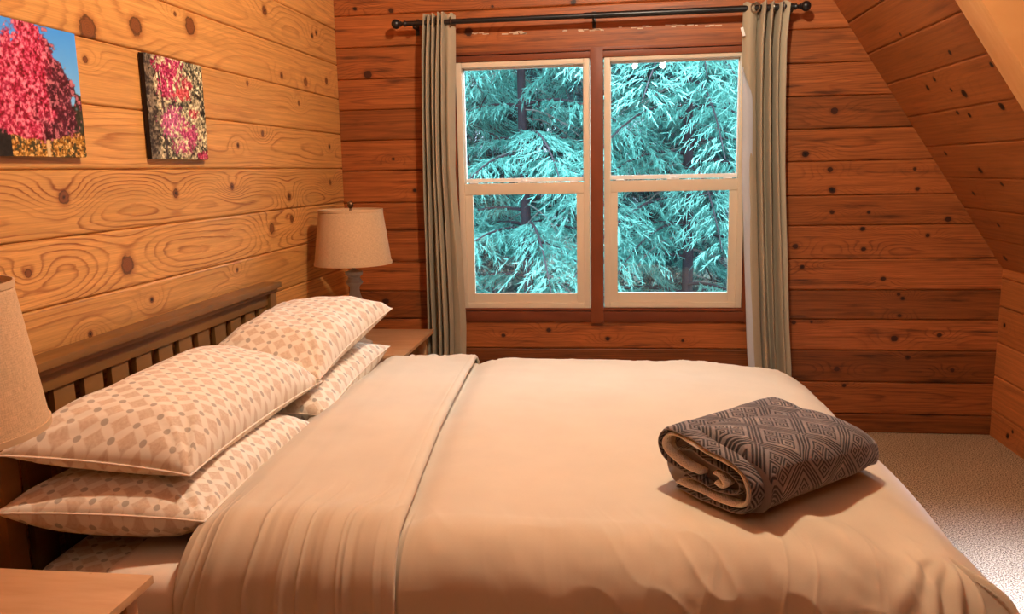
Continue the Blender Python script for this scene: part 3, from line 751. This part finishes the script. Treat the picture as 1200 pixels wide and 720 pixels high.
# ---- pillows --------------------------------------------------------------
def pillow(A, B, Cc, D, up, dn, seed, label, wr=.011, lean=0.0):
    A, B, Cc, D = (np.array(p, float) for p in (A, B, Cc, D))      # head-near, front-near, front-far, head-far
    n = 90; u = np.linspace(0, 1, n); v = np.linspace(0, 1, n); U, V = np.meshgrid(u, v, indexing='ij')
    pu = np.abs(2*U-1); pv = np.abs(2*V-1)
    bow = .045
    Ub = .5+(U-.5)*(1-bow*2*(1-pv**2)*pu); Vb = .5+(V-.5)*(1-bow*(1-pu**2)*pv)
    P = A*((1-Ub)*(1-Vb))[..., None]+B*(Ub*(1-Vb))[..., None]+Cc*(Ub*Vb)[..., None]+D*((1-Ub)*Vb)[..., None]
    nr = np.cross((B-A)+(Cc-D), (D-A)+(Cc-B)); nr /= np.linalg.norm(nr)
    h = np.maximum(1-pu**2.8, 0)**.52*np.maximum(1-pv**3.4, 0)**.52
    W = np.linalg.norm(B-A); Lg = np.linalg.norm(D-A)
    cr = np.zeros_like(U)
    for (a, b) in ((0, 0), (1, 0), (1, 1), (0, 1)):
        dx = (U-a)*W; dy = (V-b)*Lg; r = np.hypot(dx, dy); an = np.arctan2(np.abs(dy), np.abs(dx)+1e-6)
        cr += np.exp(-r/.16)*noise1(an*7+seed*3+a*9+b*17, seed)*sstep(0, .05, r)
    eg = (1-h)*noise1(V*17+seed, seed+2)*sstep(.0, .2, h)*.7+(1-h)*noise1(U*13+seed, seed+3)*sstep(0, .2, h)*.5
    wv = wr*(2.2*cr+eg+1.2*fbm(U*3.5, V*5, seed+4, 2))*sstep(0, .3, h)
    top = P+nr*(up*h+wv)[..., None]; bot = P-nr*(dn*h-.3*wv)[..., None]
    uv = np.stack([(U-.5)*W*1.08, (V-.5)*Lg*1.08], -1).reshape(-1, 2)
    VV = np.concatenate([top.reshape(-1, 3), bot.reshape(-1, 3)])
    F = np.concatenate([grid_faces(n, n), grid_faces(n, n, None, True)+n*n])
    root = empty('pillow', tuple(VV.mean(0)*[1, 1, 0]+[0, 0, VV[:, 2].min()]), label=label, cat='pillow', group='lattice-print pillows at the head of the bed')
    me = np_mesh('pillowcase', VV, F, None, np.concatenate([uv, uv]))
    bm = bmesh.new(); bm.from_mesh(me); bmesh.ops.remove_doubles(bm, verts=bm.verts, dist=.0006); bmesh.ops.recalc_face_normals(bm, faces=bm.faces); bm.to_mesh(me); bm.free()
    link('pillowcase', me, M['case'], root)
    mb = MB()                                                      # sewn seam round the rim
    idx = [(i, 0) for i in range(n)]+[(n-1, j) for j in range(1, n)]+[(i, n-1) for i in range(n-2, -1, -1)]+[(0, j) for j in range(n-2, 0, -1)]
    pts = [tuple(P[i, j]+nr*wv[i, j]*.3) for i, j in idx]; mb.tube(pts+[pts[0]], .003, 6, False)
    mb.build('seam', M['sheet'], root)
    return root
pillow((.075, -2.91, .690), (.518, -2.745, .612), (.56, -2.04, .640), (.06, -2.04, .66), .085, .125, 3, 'lower near pillow lying on the mattress at the lamp end of the bed')
pillow((.075, -1.98, .66), (.565, -1.97, .655), (.580, -1.21, .735), (.075, -1.20, .70), .08, .13, 8, 'lower far pillow lying on the mattress beside the far nightstand')
pillow((.095, -2.90, .832), (.475, -2.715, .722), (.515, -1.86, .748), (.105, -1.93, .850), .135, .075, 13, 'upper near pillow, the large one in front of the cropped lamp shade', .015)
pillow((.105, -1.93, .83), (.52, -1.90, .765), (.605, -1.235, .905), (.105, -1.18, .890), .115, .08, 19, 'upper far pillow with a sharp corner pointing at the whitish nightstand', .014)

# ---- folded throw ---------------------------------------------------------
O = Vector((1.868, -2.735, .648)); ang = math.radians(44)
TM = Matrix.Translation(O) @ Matrix.Rotation(ang, 4, 'Z')        # local x = along the roll, local y = across it
throw = empty('folded_blanket', tuple(O), label='folded charcoal diamond-patterned plush throw on the foot of the duvet', cat='blanket')
def catmull(pts, n):
    pts = np.array(pts, float); P = np.concatenate([[2*pts[0]-pts[1]], pts, [2*pts[-1]-pts[-2]]]); out = []
    m = len(pts)-1
    for t in np.linspace(0, m-1e-6, n):
        i = int(t); f = t-i; a, b, c, d = P[i:i+4]
        out.append(.5*((2*b)+(-a+c)*f+(2*a-5*b+4*c-d)*f*f+(-a+3*b-3*c+d)*f**3))
    return np.array(out)
def ribbon(name, pts, off0, off1, a0, a1, mat, seed, wob=.004, n=110, na=40, label=None):
    """closed band: the curve pts (b,z) between two normal offsets, swept from a0 to a1"""
    c = catmull(pts, n); t = np.gradient(c, axis=0); t /= np.linalg.norm(t, axis=1)[:, None]; nn = np.stack([-t[:, 1], t[:, 0]], 1)
    ln = np.concatenate([[0], np.cumsum(np.hypot(*np.diff(c, axis=0).T))])
    inn = c+nn*off0; out = c+nn*off1
    loop = np.concatenate([out, inn[::-1]]); ul = np.concatenate([ln, ln[::-1]])
    a = np.linspace(0, 1, na); e = np.minimum(a*(a1-a0), (1-a)*(a1-a0))
    V = []; UV = []
    mid = (off0+off1)/2; cm = np.concatenate([c+nn*mid, (c+nn*mid)[::-1]])
    for i, s in enumerate(a):
        k = min(1.0, math.sqrt(max(0.0, 1-(1-min(e[i]/.012, 1))**2))*.75+.25)
        q = cm+(loop-cm)*k
        w = wob*noise2(ul*16, s*7+seed, seed)
        x = a0+(a1-a0)*s+.010*noise1(ul*22, seed+3)*(1-s)
        for (b, z), ww, xx, u in zip(q, w, x, ul):
            V.append((xx, b+ww, max(z+ww, .002))); UV.append((xx, u))
    m = len(loop); F = []
    for i in range(na-1):
        for j in range(m): F.append((i*m+j, i*m+(j+1) % m, (i+1)*m+(j+1) % m, (i+1)*m+j))
    V = np.array(V); Vw = np.array([tuple(TM @ Vector(p)) for p in V])
    me = np_mesh(name, Vw, F, None, UV)
    bm = bmesh.new(); bm.from_mesh(me)
    vv = bm.verts; vv.ensure_lookup_table()
    for i in (0, na-1):
        h = m//2
        for j in range(h-1):
            try: bm.faces.new((vv[i*m+j], vv[i*m+j+1], vv[i*m+m-2-j], vv[i*m+m-1-j]))
            except Exception: pass
    bmesh.ops.recalc_face_normals(bm, faces=bm.faces); bm.to_mesh(me); bm.free()
    return link(name, me, mat, throw, label=label)
C1 = [(.235, .030), (.17, .024), (.09, .020), (.035, .026), (.012, .058), (.018, .098), (.06, .126), (.13, .140), (.21, .158), (.265, .160), (.288, .132), (.272, .098), (.22, .078), (.165, .070)]
ribbon('folded_plush', C1, .001, .013, 0, .44, M['throw'], 2, .003)
ribbon('fleece_lining', C1, -.011, 0, .002, .43, M['sherpa'], 5, .004, label='cream fleece lining showing at the open end')
C2 = [(.245, .120), (.20, .128), (.13, .112), (.075, .100), (.045, .078), (.055, .052), (.10, .044), (.17, .050), (.215, .052)]
ribbon('folded_plush', [(b, z) for b, z in C2], -.004, .008, .012, .42, M['throw'], 9, .004)
ribbon('fleece_lining', [(.125, .088), (.105, .084), (.088, .072), (.10, .062), (.12, .066)], -.006, .006, .010, .30, M['sherpa'], 12, .003, label='cream fleece lining showing at the open end')
# big outer fold wrapping top and front
na, nb_ = 90, 120; V = []; UV = []; arcs = []
for i, s in enumerate(np.linspace(0, 1, na)):
    a = .040+.515*s
    e0 = math.sqrt(max(0, 1-max(0, 1-s/.05)**2)); e1 = math.sqrt(max(0, 1-max(0, (s-.72)/.28)**2.2))
    k = (.80+.20*e0)*(.30+.70*e1)
    hgt = (.168-.030*s)*k; b0 = -.022+.035*(1-e1); b1 = .300-.05*s-.05*(1-e1)
    tt_ = 2*math.pi*np.arange(nb_+1)/nb_; pb = (b1-b0)/2*np.sign(np.cos(tt_))*np.abs(np.cos(tt_))**.62; pz = hgt/2*np.sign(np.sin(tt_))*np.abs(np.sin(tt_))**.72
    arc = np.concatenate([[0], np.cumsum(np.hypot(np.diff(pb), np.diff(pz)))]); arc = arc-arc[nb_//4]
    arcs.append(arc[nb_])
    for j in range(nb_):
        t = 2*math.pi*j/nb_; c_, s_ = math.cos(t), math.sin(t); pw = .62
        b = (b0+b1)/2+(b1-b0)/2*math.copysign(abs(c_)**pw, c_)
        z = hgt/2+.003+hgt/2*math.copysign(abs(s_)**(.72), s_)
        z += .012*math.exp(-((b-.16)/.10)**2)*(s_ > 0)*k
        w = .005*float(noise2(s*9, t*3, 41))
        V.append(tuple(TM @ Vector((a+.012*float(noise1(t*2, 5))*(1-s), b+w, max(z+w, .0015))))); UV.append((a, arc[j]))
F = [(i*nb_+j, i*nb_+(j+1) % nb_, (i+1)*nb_+(j+1) % nb_, (i+1)*nb_+j) for i in range(na-1) for j in range(nb_)]
# unwrap seam: duplicate first column
V2 = []; UV2 = []
for i in range(na):
    V2 += V[i*nb_:(i+1)*nb_]+[V[i*nb_]]; UV2 += UV[i*nb_:(i+1)*nb_]+[(UV[i*nb_][0], arcs[i])]
me = np_mesh('outer_fold', V2, grid_faces(na, nb_+1), None, UV2)
bm = bmesh.new(); bm.from_mesh(me); bm.verts.ensure_lookup_table()
for i in (0, na-1): bm.faces.new([bm.verts[i*(nb_+1)+j] for j in range(nb_)])
bmesh.ops.recalc_face_normals(bm, faces=bm.faces); bm.to_mesh(me); bm.free()
link('outer_fold', me, M['throw'], throw)

# ------------------------------------------------------------------ nightstands and lamps
def nightstand(y0, y1, label):
    x0, x1, z = .02, .530, .600
    root = empty('nightstand', (x0, y0, 0), label=label, cat='nightstand', group='light wood nightstands beside the bed')
    mb = MB(); mb.box(x0, x1, y0, y1, z-.020, z, .003); mb.build('table_top', M['stand'], root)
    for x in (x0+.035, x1-.055):
        for y in (y0+.035, y1-.035):
            mb = MB(); mb.box(x-.020, x+.020, y-.020, y+.020, 0, z-.020, .003); mb.build('leg', M['stand'], root)
    mb = MB(); mb.box(x0+.03, x1-.07, y1-.045, y1-.03, z-.16, z-.02, .002).box(x0+.03, x1-.07, y0+.03, y0+.045, z-.16, z-.02, .002).box(x0+.025, x0+.04, y0+.05, y1-.05, z-.16, z-.02, .002)
    mb.build('apron', M['stand'], root)
    mb = MB(); mb.box(x0+.02, x1-.05, y0+.02, y1-.02, .14, .158, .003); mb.build('shelf', M['stand'], root)
    return root
nightstand(-.80, -.138, 'nightstand by the curtain, its top pale with window light, behind the bed')
nightstand(-3.66, -2.999, 'orange-lit nightstand with bare wood top, cropped by the bottom left corner')

def lamp(x, y, z, label):
    root = empty('table_lamp', (x, y, z), label=label, cat='lamp', group='table lamps with linen drum shades')
    c = (x, y, z)
    prof = [(.001, 0), (.075, 0), (.078, .006), (.078, .020), (.060, .028), (.045, .036), (.040, .050), (.056, .075), (.070, .110), (.074, .140), (.066, .180), (.048, .222),
            (.032, .258), (.025, .285), (.024, .305), (.030, .316), (.040, .324), (.043, .332), (.036, .344), (.030, .352), (.030, .360), (.042, .368), (.044, .376), (.044, .386), (.020, .392), (.012, .398), (.001, .398)]
    MB().lathe(prof, 40, c).build('lamp_base', M['base'], root)
    mb = MB(); mb.lathe([(.001, .395), (.010, .395), (.010, .44), (.017, .445), (.017, .50), (.001, .50)], 20, c); mb.build('socket', M['brass'], root)
    mb = MB()
    for s_ in (-1, 1):
        pts = [(x+s_*(.012+.045*math.sin(math.pi*q)), y, z+.42+.265*q) for q in np.linspace(0, 1, 14)]; mb.tube(pts, .0022, 8)
    mb.lathe([(.001, .684), (.010, .684), (.010, .688), (.001, .688)], 16, c); mb.build('harp', M['brass'], root)
    z0, z1, r0, r1 = .428, .690, .192, .158
    n, m = 96, 24; th = np.linspace(0, 2*math.pi, n+1); q = np.linspace(0, 1, m)
    T, Q = np.meshgrid(th, q, indexing='ij'); R = r0+(r1-r0)*Q
    P = np.stack([x+R*np.cos(T), y+R*np.sin(T), z+z0+(z1-z0)*Q], -1)
    me = np_mesh('lamp_shade', P.reshape(-1, 3), grid_faces(n+1, m), None, np.stack([T.ravel()*.18, Q.ravel()*.26], 1))
    bm = bmesh.new(); bm.from_mesh(me); bmesh.ops.remove_doubles(bm, verts=bm.verts, dist=1e-4); bmesh.ops.recalc_face_normals(bm, faces=bm.faces); bm.to_mesh(me); bm.free()
    o = link('lamp_shade', me, M['shade'], root)
    sm = o.modifiers.new('t', 'SOLIDIFY'); sm.thickness = .003; sm.offset = -1
    for zz, r in ((z0, r0), (z1, r1)):
        mb = MB(); mb.lathe([(r-.001, zz-.003), (r+.0022, zz-.003), (r+.0022, zz+.009), (r-.001, zz+.009)], 96, c, 'z', True); mb.build('shade_trim', M['shade'], root)
    mb = MB()
    for k in range(3):
        a = k*2.094+.4; mb.tube([(x, y, z+.688), (x+r1*.98*math.cos(a), y+r1*.98*math.sin(a), z+.684)], .002, 6)
    mb.build('spider', M['brass'], root)
    mb = MB(); mb.lathe([(.001, .688), (.010, .690), (.007, .697), (.006, .703), (.012, .709), (.0165, .718), (.0165, .726), (.011, .735), (.004, .739), (.001, .740)], 24, c); mb.build('finial', M['brass'], root)
lamp(.235, -.60, .600, 'table lamp with linen shade standing in the far corner by the curtain')
lamp(.338, -3.33, .600, 'table lamp whose linen shade is cropped by the left edge, above the near pillow')

# ------------------------------------------------------------------ trees outside
GZ = -3.0
def tree_meshes(seed, H, nbr, lmax, leaf=1.0, dens=1.0):
    r = np.random.default_rng(seed)
    zt = np.sort(r.uniform(.12, .97, nbr))*H
    az = np.arange(nbr)*2.399+r.uniform(-.5, .5, nbr)
    ln = lmax*(1.08-zt/H)**.75*r.uniform(.75, 1.12, nbr)
    nt = int(30*dens)
    t = np.linspace(.12, 1, nt)
    d = np.stack([np.cos(az), np.sin(az), 0*az], 1); side = np.stack([-np.sin(az), np.cos(az), 0*az], 1)
    def P(i, t): return np.array([0, 0, 1.0])*zt[i][..., None]+d[i]*(ln[i]*t)[..., None]+np.array([0, 0, 1.0])*((.22*t-.62*t*t)*ln[i])[..., None]
    # twigs
    bi = np.repeat(np.arange(nbr), nt*2); tt = np.tile(np.repeat(t, 2), nbr)+r.uniform(-.02, .02, nbr*nt*2); sg = np.tile([-1., 1.], nbr*nt)
    p0 = P(bi, tt)
    td = side[bi]*sg[:, None]*r.uniform(.5, 1, len(bi))[:, None]+d[bi]*r.uniform(.25, .8, len(bi))[:, None]+np.array([0, 0, 1])*r.uniform(-.25, .15, len(bi))[:, None]
    td /= np.linalg.norm(td, axis=1)[:, None]
    tl = (.16+.34*np.sin(math.pi*np.clip(tt, 0, 1)*.85))*r.uniform(.7, 1.2, len(bi))*(ln[bi]/lmax)**.5
    nl = 20
    q = np.tile(np.linspace(.08, 1, nl), len(bi)); ti = np.repeat(np.arange(len(bi)), nl)
    q = q+r.uniform(-.03, .03, len(q))
    pos = p0[ti]+td[ti]*(tl[ti]*q)[:, None]+np.array([0, 0, -1.0])*((q**1.8)*tl[ti]*.45)[:, None]
    ax = td[ti]*.75+np.array([0, 0, -1.0])*r.uniform(.25, 1.0, len(q))[:, None]+r.normal(0, .33, (len(q), 3)); ax /= np.linalg.norm(ax, axis=1)[:, None]
    w = np.cross(ax, r.normal(0, 1, (len(q), 3))); w /= np.linalg.norm(w, axis=1)[:, None]
    L = r.uniform(.05, .115, len(q))*leaf; W = r.uniform(.0035, .0065, len(q))*leaf
    V = np.stack([pos-w*W[:, None]*.6, pos+w*W[:, None]*.6, pos+ax*(L*.6)[:, None]+w*W[:, None], pos+ax*L[:, None]], 1).reshape(-1, 3)
    F = np.arange(len(V)).reshape(-1, 4)
    fol = np_mesh('foliage', V, F)
    # limbs
    mb = MB()
    for i in range(nbr):
        qs = np.linspace(0, 1, 9); pts = [tuple(P(np.array([i]), np.array([x]))[0]) for x in qs]
        mb.tube(pts, list(np.linspace(.022, .004, 9)*(.5+ln[i]/lmax*.5)), 5, False)
    nl_ = len(mb.bm.faces)
    for i in range(26):                                           # dead bare twigs near the trunk
        z = r.uniform(.25, .7)*H; a = r.uniform(0, 6.28); l = r.uniform(.4, .9)
        pts = [(l*x*math.cos(a+.3*x), l*x*math.sin(a+.3*x), z-.5*l*x*x) for x in np.linspace(0, 1, 6)]; mb.tube(pts, list(np.linspace(.009, .003, 6)), 4, False)
        for x in (.45, .7): 
            b = a+r.uniform(-1, 1); p = Vector((l*x*math.cos(a+.3*x), l*x*math.sin(a+.3*x), z-.5*l*x*x)); mb.tube([p, p+Vector((.3*math.cos(b), .3*math.sin(b), -.12))], [.005, .002], 4, False)
    mb.bm.faces.ensure_lookup_table()
    for f in mb.bm.faces[nl_:]: f.material_index = 1
    bmesh.ops.recalc_face_normals(mb.bm, faces=mb.bm.faces); lim = bpy.data.meshes.new('limbs'); mb.bm.to_mesh(lim); mb.bm.free()
    mb = MB(); mb.tube([(.03*math.sin(k), .03*math.cos(k*1.3), H*k/9) for k in range(10)], list(np.linspace(.075, .01, 10)), 12)
    bmesh.ops.recalc_face_normals(mb.bm, faces=mb.bm.faces); tr = bpy.data.meshes.new('trunk'); mb.bm.to_mesh(tr); mb.bm.free()
    for k_, m_ in ((fol, M['needle']), (lim, M['bark']), (lim, M['twig']), (tr, M['bark'])): k_.materials.append(m_)
    return fol, lim, tr
def plant(meshes, x, y, rot, sc, label, far=False):
    root = bpy.data.objects.new('spruce_tree', None); COL.objects.link(root); root.location = (x, y, GZ); root.rotation_euler = (0, 0, rot); root.scale = (sc, sc, sc)
    tag(root, label, 'tree', 'spruce trees outside the windows')
    for nm, me in zip(('foliage', 'limbs', 'trunk'), meshes):
        o = bpy.data.objects.new(nm, me); COL.objects.link(o); o.parent = root
TA = tree_meshes(3, 10.5, 96, 2.1); TB = tree_meshes(8, 11.5, 90, 2.3)
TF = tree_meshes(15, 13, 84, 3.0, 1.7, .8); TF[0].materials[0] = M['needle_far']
plant(TA, .62, 3.9, .3, 1.0, 'spruce with thin dark trunk behind the left window')
plant(TB, 2.25, 4.0, 1.9, 1.0, 'full spruce filling most of the right window')
plant(TA, 3.75, 4.6, 2.7, 1.0, 'spruce showing only at the right edge of the right window')
plant(TB, -.85, 4.8, 4.1, 1.0, 'spruce showing beside the left curtain in the left window')
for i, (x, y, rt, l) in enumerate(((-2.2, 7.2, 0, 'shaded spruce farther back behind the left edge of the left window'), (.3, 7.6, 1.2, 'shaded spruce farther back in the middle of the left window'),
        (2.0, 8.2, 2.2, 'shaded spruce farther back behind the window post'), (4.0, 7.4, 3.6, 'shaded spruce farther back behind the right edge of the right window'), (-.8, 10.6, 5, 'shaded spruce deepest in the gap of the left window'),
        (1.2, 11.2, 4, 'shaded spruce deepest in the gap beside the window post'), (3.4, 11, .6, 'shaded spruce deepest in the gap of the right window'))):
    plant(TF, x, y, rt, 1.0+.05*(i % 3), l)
mb = MB(); mb.box(-40, 45, .3, 60, GZ-.2, GZ); mb.build('ground', M['soil'], kind='structure')

# ------------------------------------------------------------------ light
def lamp_light(name, loc, power, col, size):
    l = bpy.data.lights.new(name, 'POINT'); l.energy = power; l.color = col; l.shadow_soft_size = size
    o = bpy.data.objects.new(name, l); COL.objects.link(o); o.location = loc; return o
lamp_light('ceiling_light', (1.70, -2.18, 3.06), 172, (1, .87, .67), .06)
lamp_light('ceiling_bulb', (2.02, -4.35, 2.53), 7, (1, .92, .80), .035)
lamp_light('ceiling_bulb', (1.73, -4.35, 2.53), 7, (1, .92, .80), .03)
def area(name, loc, to, sx, sy, power, col, spread=180):
    l = bpy.data.lights.new(name, 'AREA'); l.shape = 'RECTANGLE'; l.size = sx; l.size_y = sy; l.energy = power; l.color = col; l.spread = math.radians(spread)
    o = bpy.data.objects.new(name, l); COL.objects.link(o); o.location = loc
    o.rotation_euler = (Vector(to)-Vector(loc)).to_track_quat('-Z', 'Y').to_euler(); return o
area('carpet_daylight_fill', (3.06, -2.3, 1.62), (3.10, -2.15, 0), .4, .5, 56, (.42, .60, 1.0), 64)  # added area light for the bluish carpet patch; no skylight opening is built
area('window_daylight_fill', (2.6, 1.7, 3.3), (1.2, -.6, .7), 4.6, 1.4, 520, (.70, .84, 1.0), 140)  # area light added outside to strengthen daylight on trees and through the windows

w = bpy.data.worlds.new('sky'); scene.world = w; w.use_nodes = True; nt = w.node_tree
bg = nt.nodes['Background']; tc = nt.nodes.new('ShaderNodeTexCoord'); sp = nt.nodes.new('ShaderNodeSeparateXYZ'); nt.links.new(tc.outputs['Generated'], sp.inputs[0])
rp = nt.nodes.new('ShaderNodeValToRGB'); nt.links.new(sp.outputs[2], rp.inputs[0])
rp.color_ramp.elements[0].position = .0; rp.color_ramp.elements[0].color = (.10, .13, .18, 1)
rp.color_ramp.elements[1].position = .5; rp.color_ramp.elements[1].color = (.62, .90, 1.0, 1)
nt.links.new(rp.outputs[0], bg.inputs[0]); bg.inputs[1].default_value = 8.0

# ------------------------------------------------------------------ camera
cam = bpy.data.cameras.new('camera'); co = bpy.data.objects.new('camera', cam); COL.objects.link(co); scene.camera = co
cam.sensor_fit = 'HORIZONTAL'; cam.sensor_width = 36; cam.lens = 966.14/1200*36; cam.clip_start = .02; cam.clip_end = 200
yaw, pitch, roll = 0.129946449, 0.165058268, -0.020500797
cy, sy, cp, sp_, cr_, sr = math.cos(yaw), math.sin(yaw), math.cos(pitch), math.sin(pitch), math.cos(roll), math.sin(roll)
fw = Vector((-sy*cp, cy*cp, -sp_)); rt = Vector((cy, sy, 0)); up = rt.cross(fw)
r2 = cr_*rt+sr*up; u2 = -sr*rt+cr_*up
co.matrix_world = Matrix(((r2.x, u2.x, -fw.x, 1.5594), (r2.y, u2.y, -fw.y, -4.6), (r2.z, u2.z, -fw.z, 1.4766), (0, 0, 0, 1)))

scene.view_settings.view_transform = 'Standard'; scene.view_settings.look = 'None'
scene.view_settings.exposure = 0.0; scene.view_settings.gamma = 1.0; scene.view_settings.use_curve_mapping = False
scene.cycles.use_denoising = True; scene.cycles.max_bounces = 8; scene.cycles.diffuse_bounces = 3; scene.cycles.transparent_max_bounces = 16
